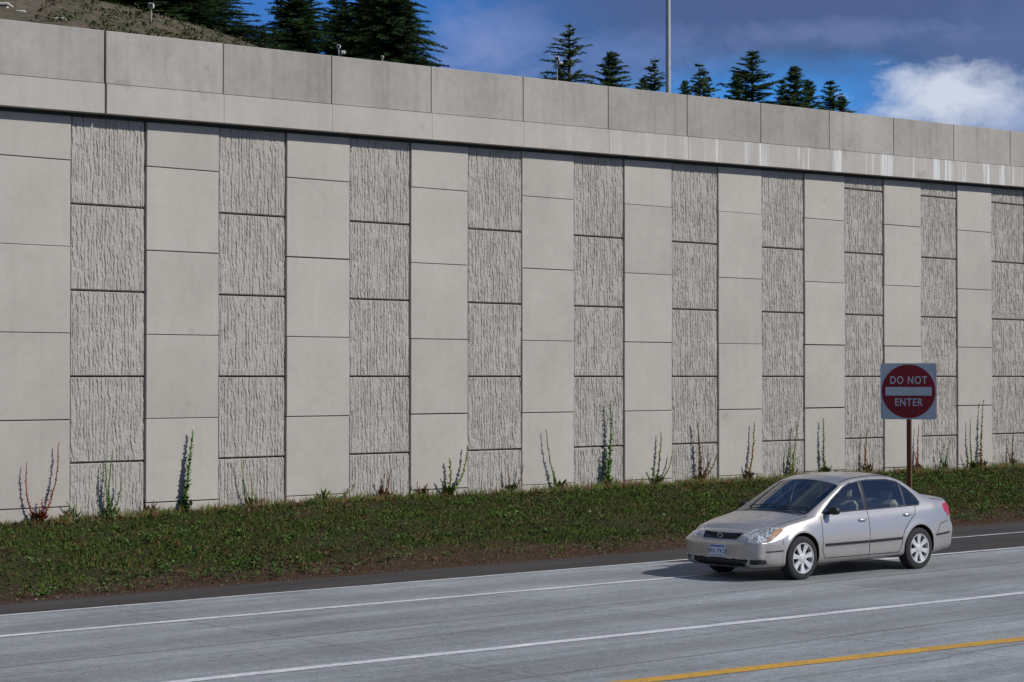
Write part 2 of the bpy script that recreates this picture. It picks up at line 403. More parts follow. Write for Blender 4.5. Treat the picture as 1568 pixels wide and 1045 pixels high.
# ================= HILL =================
def hillz(X,Y):
    r0=(X-P0[0]); r1=(Y-P0[1]); a=r0*DW[0]+r1*DW[1]; n=r0*NW[0]+r1*NW[1]
    L=sstep(5,-12,X)
    return 8.45+.0152*np.clip(a,-20,40)*.7+L*np.clip(n*.33,0,3.2)+.35*(fbm(X*.25,Y*.25,5)-.5)*np.clip(n*.2,0,1)
A=np.concatenate([np.linspace(-200,-35,12),np.linspace(-30,60,150),np.linspace(66,300,15)])
N=np.concatenate([np.linspace(.26,30,70),np.linspace(32,400,25)])
AA,NN=np.meshgrid(A,N); X=P0[0]+AA*DW[0]+NN*NW[0]; Y=P0[1]+AA*DW[1]+NN*NW[1]
Z=hillz(X,Y); idx=np.arange(AA.size).reshape(AA.shape)
Fq=np.stack([idx[:-1,:-1],idx[:-1,1:],idx[1:,1:],idx[1:,:-1]],-1).reshape(-1,4)
def hillmat():
    t=NT('hill_mulch'); v=objc(t); a=t.noise(v,1.0,4,.7); b=t.noise(v,9,4,.8)
    c=t.mix(t.rng(a,.38,.62),(.165,.130,.105),(.085,.085,.045)); c=t.mix(t.rng(b,.4,.62,0,.7),c,(.045,.036,.026))
    return t.out(t.bsdf(c,.95,spec=.1,bump=b,bstr=.8,bdist=.05))
hill=mesh('hill',np.stack([X,Y,Z],-1).reshape(-1,3),Fq,hillmat(),smooth=True)
V=[];Fc=[];C=[]
for k in range(520):
    x=rng.uniform(60,420); D=rng.uniform(38,58); X=(x-784)/F*D; zz=float(hillz(np.array(X),np.array(D)))
    R=rng.uniform(.03,.13); cc=np.array([(.05,.10,.03),(.09,.11,.045),(.17,.14,.085)][rng.randint(3)])
    for q in range(20):
        ang=rng.uniform(0,6.28); d=Vector((math.cos(ang),math.sin(ang),rng.uniform(0,1))).normalized()
        leafquad(Vector((X+rng.normal(0,R),D+rng.normal(0,R),zz+rng.uniform(0,R))),d,Vector((0,0,1)),rng.uniform(.04,.10),.02,tuple(cc*rng.uniform(.5,1.4)))
mesh('hill_shrubs',V,Fc,M_col,colors=np.array(C))

M_white=simple('white_block',(.50,.48,.43),.8)
sb=MB()
for (x0,x1,yt) in ((35,96,30),(10,35,19),(-16,10,7),(-60,-16,-8),(-110,-60,-20)):
    D=41.0; X0,_,zt=pix(x0,yt,D); X1,_,_=pix(x1,yt,D); sb.box(X0+.005,X1-.005,D,D+.35,8.2,zt,0,.02)
    sb.box(X0-.0,X1+.02,D-.04,D+.39,zt+.002,zt+.06,0,.015)
sb.obj('stepped_block_wall',[M_white])

# ================= TREES =================
def leafcol():
    t=NT('conifer_needles'); at=t.n('ShaderNodeAttribute'); at.attribute_name='Col'
    d=t.n('ShaderNodeBsdfDiffuse'); t.l(at.outputs['Color'],d.inputs[0]); tl=t.n('ShaderNodeBsdfTranslucent'); t.l(at.outputs['Color'],tl.inputs[0])
    m=t.n('ShaderNodeMixShader'); m.inputs[0].default_value=.25; t.l(d.outputs[0],m.inputs[1]); t.l(tl.outputs[0],m.inputs[2])
    return t.out(m.outputs[0])
M_needle=leafcol(); M_bark=simple('bark',(.06,.045,.035),.95)
def make_tree(H,slope,dens,seed,tint):
    R=random.Random(seed); V=[];Fs=[];C=[]
    def tri(a,b,c,cc):
        o=len(V); V.extend([a,b,c]); Fs.append((o,o+1,o+2)); C.extend([cc]*3)
    lev=0.05
    while lev<H*.93:
        d=lev+R.uniform(-.05,.05)
        rad=slope*d**.92+.06
        rad=min(rad,slope*H*.85)
        nb=R.randint(6,9) if dens>.7 else R.randint(5,7)
        for b in range(nb):
            if R.random()>dens+.12: continue
            az=R.uniform(0,6.283); L=rad*R.uniform(.45,1.25)
            rise=R.uniform(.25,.55)*max(0,1-d/5)+.02; droop=R.uniform(.05,.22)*min(1,d/3)
            z0=H-d; br=R.uniform(.5,1.6)
            ns=max(3,int(L/.085)); pts=[]
            for k in range(ns+1):
                u=k/ns; r=L*u; pts.append(Vector((math.cos(az)*r,math.sin(az)*r,z0+L*(rise*u-droop*u*u*1.6))))
            for k in range(ns):
                p,q=pts[k],pts[k+1]; tri(p-Vector((0,0,.012)),p+Vector((0,0,.012)),q,(.04,.03,.022))
            side=Vector((-math.sin(az),math.cos(az),0)); out=Vector((math.cos(az),math.sin(az),0))
            for k in range(ns+1):
                u=k/ns; p=pts[k]
                for sgn in (-1,1,-1,1,0):
                    if R.random()>.55+.5*dens: continue
                    tl=(.10+.42*L*(1-u)*.45+.06)*R.uniform(.6,1.2); tl=min(tl,.42)
                    dirv=(out*R.uniform(.4,1.0)+side*sgn*R.uniform(.5,1.1)+Vector((0,0,R.uniform(-.45,.35)))).normalized()
                    wv=dirv.cross(Vector((R.uniform(-1,1),R.uniform(-1,1),R.uniform(-.3,1)))).normalized()*R.uniform(.018,.04)
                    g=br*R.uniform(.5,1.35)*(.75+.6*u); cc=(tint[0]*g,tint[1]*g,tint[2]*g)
                    q=p+dirv*tl
                    tri(p-wv,p+wv,q,cc)
                    m=p+dirv*tl*.5
                    tri(m,m+wv*1.2+dirv*.03,m+(dirv+wv.normalized()*.9).normalized()*tl*.4,cc)
                    tri(m,m-wv*1.2+dirv*.03,m+(dirv-wv.normalized()*.9).normalized()*tl*.4,cc)
        lev+=R.uniform(.10,.17)*(1.0 if dens>.7 else 1.3)*(.75 + .1*lev if lev<3 else 1)
    for k in range(14):
        z=H-.45+k*.04; az=R.uniform(0,6.28); tri(Vector((0,0,z)),Vector((.012,0,z+.03)),Vector((math.cos(az)*.09,math.sin(az)*.09,z+.10)),tint)
    nf=len(Fs)
    n=7
    o=len(V); lv=[0,H*.3,H*.6,H*.9,H]
    for i,zz in enumerate(lv):
        rr=.015+.018*(H-zz)
        for k in range(n): V.append(Vector((math.cos(k/n*6.283)*rr+.02*math.sin(i),math.sin(k/n*6.283)*rr,zz))); C.append((.05,.04,.03))
    tr=[]
    for i in range(len(lv)-1):
        for k in range(n): tr.append((o+i*n+k,o+i*n+(k+1)%n,o+(i+1)*n+(k+1)%n,o+(i+1)*n+k))
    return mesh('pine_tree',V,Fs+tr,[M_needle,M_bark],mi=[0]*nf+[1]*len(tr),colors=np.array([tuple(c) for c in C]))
proto=[(9,.46,.92,1,(.036,.066,.026)),(9,.42,.85,2,(.042,.074,.028)),(7.5,.44,.52,3,(.080,.118,.062)),(8,.44,.72,4,(.062,.102,.042)),(8,.48,.66,5,(.056,.094,.042))]
placed={}
def tree(x,ytop,D,v,sc=1.0,wide=1.0):
    H=proto[v][0]*sc; X,Y,zt=pix(x,ytop,D)
    if v not in placed:
        ob=make_tree(*proto[v]); placed[v]=ob.data
    else:
        ob=bpy.data.objects.new('pine_tree',placed[v]); col.objects.link(ob)
    ob.location=(X,Y,zt-H); ob.rotation_euler=(0,0,random.uniform(0,6.28)); ob.scale=(sc*wide,sc*wide,sc)
    g=float(hillz(np.array(X),np.array(Y)))
    if abs(zt-H-g)>.05:
        k=(zt-g)/proto[v][0]; ob.scale=(sc*wide,sc*wide,k); ob.location=(X,Y,g-.05)
for args in [(150,-85,60,0,1.0,1.3),(205,-105,64,1,1,1.4),(262,-85,60,0,1,1.25),(312,-62,66,1,1,1.1),
             (235,-60,72,0,1,1.4),(290,-75,75,1,1,1.2),(170,-60,75,1,1,1.3),
             (402,46,60,2,.8,.9),(446,-55,70,1,1,.85),(466,-35,75,1,1,.8),(428,-15,78,4,.9,.65),(515,-22,78,1,1,.8),(528,0,70,4,.95,.75),
             (572,-75,70,0,1.05,.85),(600,-85,66,0,1.05,.80),(618,-30,74,1,1,.70),(556,-45,80,1,1,.9),
             (872,36,72,2,1.0,1.1),(838,108,80,2,.9,.8),(860,95,88,4,.9,.7),(937,78,80,3,1,1.15),(1003,90,82,2,1,1.1),(985,118,90,3,1,.8),(1072,97,82,2,.95,1.2),(1050,122,95,3,1,.8),(1085,118,96,4,1,.8),(1153,76,80,4,1.05,1.2),(1130,108,92,3,1,1.0),(1218,100,82,3,.9,1.15),(1198,120,95,4,.9,1.1),(1240,122,90,3,.9,1.0),(1272,122,84,4,.95,1.1),(1290,146,90,3,.9,1.0)]:
    tree(*args)

# ================= POLES =================
M_galv=simple('galvanised',(.42,.43,.42),.45,.4)
M_wht=simple('white_enamel',(.6,.6,.58),.5)
lp=empty('street_lamp',(0,0,0))
X,Y,_=pix(1024,142,60); m=MB(); gz=float(hillz(np.array(X),np.array(Y)))
m.tube([(X,Y,gz-.3),(X,Y,14),(X,Y,20)],[.085,.07,.05],14,0); m.tube([(X,Y,19.8),(X-.6,Y-.3,20.4),(X-2.2,Y-1.1,20.6)],[.04,.035,.03],8,0)
m.box(X-2.9,X-2.1,Y-1.35,Y-.95,20.5,20.68,0,.04); m.tube([(X,Y,gz-.1),(X,Y,gz+.12)],[.2,.2],14,0)
m.obj('pole',[M_galv],parent=lp,smooth=False)
def marker(x,yt,yb,D,w=.14,kind=0):
    X,Y,zt=pix(x,yt,D); g=float(hillz(np.array(X),np.array(Y))); e=empty('flood_light'); m=MB()
    m.tube([(X,Y,g-.2),(X,Y,zt-.02)],[.02,.015],8,0)
    m.box(X-w/2,X+w/2,Y-.08,Y+.04,zt-w*.9,zt,1,.015)
    m.box(X-w/2+.012,X+w/2-.012,Y-.09,Y-.082,zt-w*.9+.012,zt-.012,2,0)
    if kind: m.tube([(X,Y,zt-.26),(X+.12,Y,zt-.22)],[.015,.012],6,0); m.box(X+.06,X+.17,Y-.07,Y+.05,zt-.23,zt-.15,1,.015)
    m.obj('post_and_head',[M_galv,M_wht,M_gap],parent=e)
marker(230,4,24,46,.13); marker(518,68,86,52,.10,1); marker(585,85,98,50,.07); marker(853,86,120,60,.13,1)

# ================= SIGN =================
sg_X,sg_Y,sg_z=pix(1391,599.5,41)
a_,n__=loc_of(sg_X,sg_Y); gz=float(embz(np.array(a_),np.array(n__)))
sign=empty('traffic_sign',(sg_X,sg_Y,0),math.radians(-21))
def signmat(name,c,r=.5): return simple(name,c,r,0,.4,.08,3)
M_sw=signmat('sign_white',(.52,.58,.62)); M_sr=signmat('sign_red',(.26,.012,.018)); M_post=simple('post_wood',(.15,.07,.035),.9,0,.2,.3,20); M_alu=simple('alu',(.5,.5,.5),.4,.7)
S=1.12
def rrect(w,h,r,k=6):
    pts=[]
    for cx,cy,a0 in ((w/2-r,h/2-r,0),(-w/2+r,h/2-r,90),(-w/2+r,-h/2+r,180),(w/2-r,-h/2+r,270)):
        for i in range(k+1):
            a=math.radians(a0+90*i/k); pts.append((cx+r*math.cos(a),cy+r*math.sin(a)))
    return pts
def plate(name,pts,y0,y1,mat,zc,parent,xc=0):
    n=len(pts); V=[(x+xc,y0,z+zc) for x,z in pts]+[(x+xc,y1,z+zc) for x,z in pts]
    Fs=[tuple(range(n)),tuple(range(2*n-1,n-1,-1))]+[(i,i+n,(i+1)%n+n,(i+1)%n) for i in range(n)]
    return mesh(name,V,Fs,mat,parent=parent)
plate('panel',rrect(S,S,.05),-.003,0,M_sw,sg_z,sign)
plate('disc',[(math.cos(i/64*6.2832)*.535,math.sin(i/64*6.2832)*.535) for i in range(64)],-.006,-.0035,M_sr,sg_z,sign)
plate('bar',rrect(.92,.17,.01),-.009,-.0065,M_sw,sg_z,sign)
def text(name,body,size,loc,mat,parent,sx=1,rot=(math.pi/2,0,0),bold=.0):
    cu=bpy.data.curves.new(name,'FONT'); cu.body=body; cu.size=size; cu.align_x='CENTER'; cu.align_y='CENTER'; cu.extrude=.001; cu.offset=bold; cu.space_character=1.15
    ob=bpy.data.objects.new(name,cu); col.objects.link(ob); cu.materials.append(mat); ob.parent=parent; ob.location=loc; ob.rotation_euler=rot; ob.scale=(sx,1,1); return ob
text('words_do_not','DO NOT',.215,(0,-.0085,sg_z+.215),M_sw,sign,.78,bold=.003)
text('word_enter','ENTER',.215,(0,-.0085,sg_z-.225),M_sw,sign,.78,bold=.003)
m=MB(); m.box(-.045,.045,.012,.10,gz-.3,sg_z+.40,0,.006); m.box(-.3,.3,.001,.011,sg_z+.2,sg_z+.24,1); m.box(-.3,.3,.001,.011,sg_z-.28,sg_z-.24,1)
m.obj('post',[M_post,M_alu],parent=sign)

# ================= WEEDS =================
CB,CC=121.108,.028123
def weed(name,base,tops,colr,leaf=1.0,thick=.011,nleaf=60):
    xb,yb=base; i=(xb-108)/(CB-CC*xb); a=i*PW; D=35.52*(1+CC*i)
    n=-.09; z0=float(embz(np.array(a),np.array(n)))
    w=w2(a,n); e=empty(name,(w[0],w[1],z0-.02),WANG)
    R=random.Random(int(xb)); V=[];Fs=[];C=[];m=MB()
    ppm=F/D; foreshort=.80; leaf*=1.45; thick*=1.3
    for (xt,yt) in tops:
        dx=(xt-xb)/ppm/foreshort; hz=CH+(577-yt)/ppm-z0
        pts=[];K=12; bow=R.uniform(-.06,.06)
        for k in range(K+1):
            u=k/K
            pts.append((dx*(u**1.0 if abs(dx)<.25 else math.sin(u*1.57)**1.2)*1.0+bow*math.sin(u*3.14)+R.uniform(-.01,.01), R.uniform(-.01,.01)-.02*math.sin(u*2), hz*(u if abs(dx)<.25 else u**1.4)+.0))
        m.tube(pts,[thick*(1.15-.7*k/K) for k in range(K+1)],5,0)
        for q in range(int(nleaf*hz*2.0)):
            u=R.random()**1.1; k=min(K-1,int(u*K)); f=u*K-k
            p=Vector(pts[k]).lerp(Vector(pts[k+1]),f); ang=R.uniform(0,6.28)
            d=Vector((math.cos(ang),math.sin(ang)*.6,R.uniform(-.3,.9))).normalized(); l=R.uniform(.025,.075)*leaf*(1.25-.8*u)
            s=d.cross(Vector((R.uniform(-.4,.4),0,1))).normalized()*l*.32
            g=R.uniform(.6,1.4); o=len(V); V+= [p,p+d*l*.5+s,p+d*l,p+d*l*.5-s]; Fs.append((o,o+1,o+2,o+3)); C+=[(colr[0]*g,colr[1]*g,colr[2]*g)]*4
    for q in range(34):
        ang=R.uniform(0,6.28); d=Vector((math.cos(ang),math.sin(ang)*.3-.3,R.uniform(.2,1.6))).normalized(); l=R.uniform(.08,.24)
        p=Vector((R.uniform(-.1,.1),R.uniform(-.08,.03),R.uniform(0,.12))); s=d.cross(Vector((0,0,1))).normalized()*l*.16; g=R.uniform(.6,1.3)
        c0=colr if R.random()<.6 else (.14,.11,.05)
        o=len(V); V+=[p,p+d*l*.5+s,p+d*l,p+d*l*.5-s]; Fs.append((o,o+1,o+2,o+3)); C+=[tuple(x*g for x in c0)]*4
    mesh('leaves',V,Fs,M_col,parent=e,colors=np.array([tuple(c) for c in C]))
    m.obj('stems',[simple('stem',tuple(x*.9 for x in colr),.8)],parent=e,smooth=True)
G=(.08,.18,.025); RD=(.28,.05,.03); BR=(.19,.10,.05); YG=(.16,.23,.04); OR=(.23,.15,.04)
for args in [((57,795),[(39,705),(82,676),(60,760)],RD,.7),((166,788),[(158,705),(168,690),(180,735)],G,.7),((279,782),[(290,657),(284,740)],G,1.1,.016,90),
  ((383,778),[(379,722),(366,700)],YG,.5),((490,768),[(536,740),(510,755)],YG,.8),((584,762),[(578,730),(596,715),(590,722)],BR,.5),((682,758),[(712,680),(683,700),(668,730)],YG,.9,.014,70),
  ((776,752),[(797,712),(772,712)],BR,.7),((850,748),[(829,655),(842,718)],G,.7),((925,742),[(929,612),(922,690)],G,1.1,.014,90),((1000,738),[(1007,660),(1028,690),(990,715)],YG,.8,.013),
  ((1066,734),[(1060,640),(1097,692),(1080,690)],BR,.9,.014,70),((1140,730),[(1151,645),(1137,708)],OR,.8,.013),((1205,730),[(1218,645),(1204,680),(1215,700)],YG,.8,.013),((1258,727),[(1255,640),(1270,712)],G,.9,.014,70),
  ((1320,722),[(1323,655),(1316,680),(1333,700)],OR,.7,.013),((1400,720),[(1402,650),(1392,690)],RD,.7,.013),((1484,712),[(1478,640),(1468,690)],YG,.7,.013),((1497,712),[(1501,612),(1492,690)],OR,1.0,.013),((1545,706),[(1546,655),(1535,690)],BR,.8,.013),((640,760),[(634,735),(650,738)],BR,.6),((105,792),[(110,770),(98,765)],YG,.6),((1440,712),[(1452,672),(1430,690)],G,.7),((225,786),[(230,764),(216,768)],BR,.6)]:
    weed('wall_weed',*args)
V=[];Fc=[];C=[]
for k in range(2600):
    a=rng.uniform(-3,34); nn=rng.uniform(-.6,-.05)
    if vn(np.array(a*1.6),np.array(3.3),2)<.42 and rng.rand()<.7: continue
    b=Vector((a,nn,float(embz(a,nn)))); cc=np.array([(.06,.10,.025),(.17,.13,.07),(.14,.08,.04),(.09,.12,.03)][rng.randint(4)])
    H=rng.uniform(.06,.26)
    for q in range(5):
        d=Vector((rng.normal(0,.35),rng.normal(0,.2),1)).normalized(); leafquad(b+Vector((rng.normal(0,.03),0,0)),d,Vector((0,1,.1)),H*rng.uniform(.5,1),.006,tuple(cc*rng.uniform(.6,1.4)))
mesh('wall_foot_weeds',V,Fc,M_col,parent=emb,colors=np.array(C))

# ================= CAR =================
def build_car():
    NS=300; xs=np.linspace(-2.12,2.0,NS)
    def cv(pts,sm=4):
        pts=sorted(pts); y=np.interp(xs,[p[0] for p in pts],[p[1] for p in pts])
        k=np.exp(-np.linspace(-2,2,sm*4+1)**2); k/=k.sum(); yp=np.pad(y,sm*2,mode='reflect',reflect_type='odd'); return np.convolve(yp,k,'valid')
    ztop=cv([(2.0,.715),(1.85,.785),(1.6,.85),(1.35,.90),(1.17,.935),(.27,1.385),(.02,1.435),(-.4,1.458),(-.85,1.445),(-1.12,1.395),(-1.58,1.13),(-1.70,1.105),(-2.05,1.09),(-2.12,1.075)])
    p6z=cv([(2.0,.69),(1.85,.755),(1.6,.82),(1.3,.87),(1.06,.91),(.24,1.33),(-.04,1.395),(-.5,1.418),(-.9,1.398),(-1.16,1.325),(-1.60,1.085),(-1.75,1.06),(-2.12,1.035)])
    p6y=cv([(2.0,.54),(1.6,.61),(1.2,.67),(1.05,.70),(.6,.665),(.2,.62),(-.3,.603),(-.8,.598),(-1.1,.605),(-1.5,.64),(-1.7,.665),(-2.12,.63)])
    p5y=cv([(2.0,.67),(1.8,.73),(1.5,.77),(1.2,.78),(.9,.782),(0,.785),(-1.2,.782),(-1.7,.757),(-2.12,.695)])
    p5z=cv([(2.0,.655),(1.8,.73),(1.5,.80),(1.2,.845),(.9,.885),(0,.905),(-1.2,.945),(-1.7,.995),(-2.12,.985)])
    yw=cv([(2.0,.765),(1.9,.805),(1.7,.838),(1.3,.85),(.8,.845),(0,.845),(-1.3,.85),(-1.7,.842),(-1.95,.81),(-2.12,.765)])
    p4z=p5z-.085; zb=cv([(2.0,.18),(1.7,.17),(1.0,.18),(-1.6,.19),(-2.12,.24)])
    ctr=np.zeros((NS,8,2))
    ctr[:,0]=np.stack([0*xs,zb],-1); ctr[:,1]=np.stack([yw-.11,zb],-1); ctr[:,2]=np.stack([yw-.035,zb+.06],-1)
    ctr[:,3]=np.stack([yw,0*xs+.55],-1); ctr[:,4]=np.stack([yw-.028,p4z],-1); ctr[:,5]=np.stack([p5y,p5z],-1); ctr[:,6]=np.stack([p6y,p6z],-1); ctr[:,7]=np.stack([0*xs,ztop],-1)
    cnt=[5,3,14,10,5,18,18]; Ts=[]
    for k,c in enumerate(cnt): Ts+=[k+i/c for i in range(c)]
    Ts.append(7.0); Ts=np.array(Ts); nT=len(Ts)
    G=np.zeros((NS,nT,3)); G[:,:,0]=xs[:,None]
    for j,T in enumerate(Ts):
        k=min(int(T),6); f=T-k
        if k==6: y=ctr[:,6,0]*(1-f); z=ctr[:,6,1]+(ctr[:,7,1]-ctr[:,6,1])*(1-(1-f)**2)
        else: y=ctr[:,k,0]*(1-f)+ctr[:,k+1,0]*f; z=ctr[:,k,1]*(1-f)+ctr[:,k+1,1]*f
        if k==3: y=y+.008*math.sin(f*math.pi)
        if k==2: y=y-.006*math.exp(-((f-.55)/.12)**2)
        if k==5: y=y+.018*math.sin(f*math.pi)*sstep(0,.2,ctr[:,6,1]-ctr[:,5,1])
        G[:,j,1]=y; G[:,j,2]=z
    for it in range(4):
        P=np.concatenate([G[:,1:2]*np.array([1,-1,1]),G,G[:,-2:-1]*np.array([1,-1,1])],1)
        G=(P[:,:-2]+2*P[:,1:-1]+P[:,2:])/4
    for wx in (1.30,-1.30):
        rr=np.hypot(G[:,:,0]-wx,G[:,:,2]-.325); lip=np.exp(-((rr-.375)/.03)**2)*(G[:,:,2]<.75)*(G[:,:,1]>.6); G[:,:,1]+=.013*lip
    full=np.concatenate([G,G[:,-2:0:-1]*np.array([1,-1,1])],1); Tf=np.concatenate([Ts,Ts[-2:0:-1]]); R=full.shape[1]
    rings=[full[i] for i in range(NS)]; 
    def cap(ring,sg,d,zc,p):
        out=[];K=18
        for k in range(1,K):
            th=k/K*math.pi/2; s=math.cos(th)**(2/p); q=math.sin(th)**(2/p); r=ring.copy(); r[:,1]*=s; r[:,2]=zc+s*(r[:,2]-zc); r[:,0]+=sg*d*q; out.append(r)
        return out,np.array([[ring[0,0]+sg*d,0,zc]])
    fc,fp=cap(full[-1],1,.18,.42,3.4); rc,rp=cap(full[0],-1,.14,.62,4.0)
    allr=rc[::-1]+rings+fc; nR=len(allr); V=np.concatenate(allr+[rp,fp]); Tall=np.concatenate([np.tile(Tf,nR),[3.5,3.5]])
    def deform(V):
        V=V.copy(); x,y,z=V[:,0],V[:,1],V[:,2]
        x2=x-.075*sstep(.53,.70,z)*sstep(1.8,2.1,x)
        x2=x2+.05*sstep(.60,.72,z)*sstep(-2.0,-2.2,x)+.03*sstep(.9,1.0,z)*sstep(-2.05,-2.2,x)
        V[:,0]=x2; return V
    V=deform(V)
    Gd=deform(G.reshape(-1,3)).reshape(G.shape)
    idx=np.arange(nR*R).reshape(nR,R); nx=np.roll(idx,-1,1)
    Fq=np.stack([idx[:-1],idx[1:],nx[1:],nx[:-1]],-1).reshape(-1,4).tolist()
    pr=nR*R; pf=pr+1
    for k in range(R): Fq.append((idx[0,k],nx[0,k],pr)); Fq.append((nx[-1,k],idx[-1,k],pf))
    Fq=[tuple(int(i) for i in f)[::-1] for f in Fq]
    x,y,z=V[:,0],V[:,1],V[:,2]; ay=np.abs(y)
    def sdp(px,pz,poly):
        d=np.full(px.shape,1e9); ins=np.zeros(px.shape,bool); n=len(poly)
        for i in range(n):
            ax,az=poly[i]; bx,bz=poly[(i+1)%n]; ex,ez=bx-ax,bz-az; t=np.clip(((px-ax)*ex+(pz-az)*ez)/(ex*ex+ez*ez),0,1)
            d=np.minimum(d,np.hypot(px-ax-t*ex,pz-az-t*ez))
            c=((az>pz)!=(bz>pz)); 
            with np.errstate(divide='ignore',invalid='ignore'): xx=(bx-ax)*(pz-az)/(bz-az if bz!=az else 1e-9)+ax
            ins^=(c&(px<xx))
        return np.where(ins,d,-d)
    side=[(.82,.93),(.55,1.10),(.24,1.268),(.06,1.330),(-.35,1.362),(-.78,1.352),(-1.0,1.312),(-1.17,1.215),(-1.31,1.10),(-1.38,1.005),(-1.35,.972)]
    sw=sdp(x,z,side); sw=np.minimum(sw,np.abs(x+.15)-.036); sw=np.minimum(sw,np.abs(x+1.04)-.016)
    sw=np.where((Tall>4.8)&(Tall<6.25),sw,-.1)
    frame=sdp(x,z,side)+.018; frame=np.where((Tall>4.6)&(Tall<6.3),frame,-.1)
    P6Y=np.interp(x,xs,p6y)
    ws=np.minimum(np.minimum(P6Y-.03-ay,x-.30),1.055-x+.07*(1-(ay/.7)**2)); ws=np.where((Tall>5.8)&(x>0)&(z>.85),ws,-.1)
    rw=np.minimum(np.minimum(P6Y-.05-ay,-1.18-x),x+1.55); rw=np.where((Tall>5.8)&(x<-1),rw,-.1)
    glass=np.maximum(np.maximum(sw,ws),rw)
    wfr=np.maximum(np.minimum(np.minimum(P6Y-.015-ay,x-.285),1.09-x+.07*(1-(ay/.7)**2)),-.1); wfr=np.where((Tall>5.8)&(x>0)&(z>.85),wfr,-.1)
    rfr=np.minimum(np.minimum(P6Y-.03-ay,-1.16-x),x+1.57); rfr=np.where((Tall>5.8)&(x<-1),rfr,-.1)
    p=ay+(2.17-x)*.8
    hl=sdp(p,z,[(.44,.60),(.62,.56),(.90,.575),(1.10,.64),(1.20,.725),(1.14,.765),(.92,.765),(.68,.735),(.50,.69),(.435,.65)]); hl=np.where(x>1.45,hl,-.1)
    pr_=ay+(x+2.26)*.8
    tl=sdp(pr_,z,[(.42,.82),(.62,.76),(.95,.78),(1.05,.86),(1.02,.955),(.82,.975),(.45,.96)]); tl=np.where(x<-1.75,tl,-.1)
    gr=np.where(x>1.9,np.minimum(.35-ay+(z-.62)*.5,.048-np.abs(z-.630)),-.1)
    li=np.where(x>1.8,np.minimum(.52-ay+(z-.28)*.5,.055-np.abs(z-.260)),-.1)
    fg=np.where(x>1.75,np.minimum(.085-np.abs(ay-.66),.038-np.abs(z-.285)),-.1)
    blk=np.maximum.reduce([frame,wfr,rfr,gr,li,fg])
    for msk,dp in ((gr,.03),(li,.05),(fg,.025)):
        x-= dp*sstep(.0,.012,msk)
    ins=.006*sstep(0,.01,sw); y-=np.sign(y)*ins
    V[:,0]=x;V[:,1]=y
    t=NT('car_paint'); vv=objc(t)
    def att(nm): a=t.n('ShaderNodeAttribute'); a.attribute_name=nm; return a.outputs['Fac']
    dirt=t.noise(vv,5,4,.6)
    sep=t.n('ShaderNodeSeparateXYZ'); t.l(vv,sep.inputs[0])
    PC=(.545,.52,.495)
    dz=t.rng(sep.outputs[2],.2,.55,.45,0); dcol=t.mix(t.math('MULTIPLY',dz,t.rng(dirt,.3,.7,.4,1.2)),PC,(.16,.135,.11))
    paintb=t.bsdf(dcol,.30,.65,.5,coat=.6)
    dark=t.bsdf((.018,.018,.02),.35,0,.5); inner=t.bsdf((.26,.25,.23),.9)
    lens=t.noise(t.vmap(vv,(34,34,12)),1,2); hp=t.math('ABSOLUTE',sep.outputs[1])
    org=t.math('MULTIPLY',t.rng(hp,.73,.75),t.rng(lens,.3,.6,.5,1)); hcol=t.mix(t.rng(lens,.42,.58),(.80,.81,.80),(.22,.23,.24)); hcol=t.mix(org,hcol,(.62,.30,.12))
    hb=t.bsdf(hcol,.12,.35,.6,coat=1.0)
    tb=t.bsdf((.40,.01,.012),.1,0,.6,coat=1)
    tr=t.n('ShaderNodeBsdfTransparent'); tr.inputs[0].default_value=(.80,.87,.84,1); gl=t.n('ShaderNodeBsdfGlossy'); gl.inputs['Roughness'].default_value=.02; gl.inputs[0].default_value=(.9,.95,1,1)
    lw=t.n('ShaderNodeFresnel'); lw.inputs[0].default_value=1.55
    mg=t.n('ShaderNodeMixShader'); t.l(t.math('ADD',t.math('MULTIPLY',lw.outputs[0],1.5),.04),mg.inputs[0]); t.l(tr.outputs[0],mg.inputs[1]); t.l(gl.outputs[0],mg.inputs[2])
    def ms(f,a,b): m=t.n('ShaderNodeMixShader'); t.l(f,m.inputs[0]); t.l(a,m.inputs[1]); t.l(b,m.inputs[2]); return m.outputs[0]
    def st(nm,th=.002): return t.math('GREATER_THAN',att(nm),th)
    sh=ms(st('blk'),paintb,dark); sh=ms(st('hl'),sh,hb); sh=ms(st('tl'),sh,tb)
    geo=t.n('ShaderNodeNewGeometry'); sh=ms(geo.outputs['Backfacing'],sh,inner); sh=ms(st('glass'),sh,mg.outputs[0])
    M_paint=t.out(sh)
    M_dk=simple('car_black_trim',(.015,.015,.016),.5); M_well=simple('wheel_well',(.006,.006,.006),.95)
    M_pc=simple('car_paint_parts',PC,.30,.65,.5,.02,8,.6); M_chr=simple('chrome',(.7,.7,.7),.12,1,.5,.02)
    car=empty('car',(4.609,30.794,0),math.atan2(-.643,-.766))
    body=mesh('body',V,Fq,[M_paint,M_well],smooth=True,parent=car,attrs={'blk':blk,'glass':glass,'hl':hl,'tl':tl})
    cm=MB(); 
    WX=(1.30,-1.30)
    for wx in WX:
        for s in(1,-1):
            K=56; V2=[(wx+.352*math.cos(i/K*6.2832),yy,.325+.352*math.sin(i/K*6.2832)) for yy in (s*.52,s*1.0) for i in range(K)]
            fs=[tuple(range(K)),tuple(range(2*K-1,K-1,-1))]+[(i,i+K,(i+1)%K+K,(i+1)%K) for i in range(K)]
            if s<0: fs=[f[::-1] for f in fs]
            cm.add(V2,fs,1)
    cut=cm.obj('cut',[M_paint,M_well],parent=car)
    import bmesh
    for ob in (cut,body):
        bm=bmesh.new(); bm.from_mesh(ob.data); bmesh.ops.recalc_face_normals(bm,faces=bm.faces); bm.to_mesh(ob.data); bm.free()
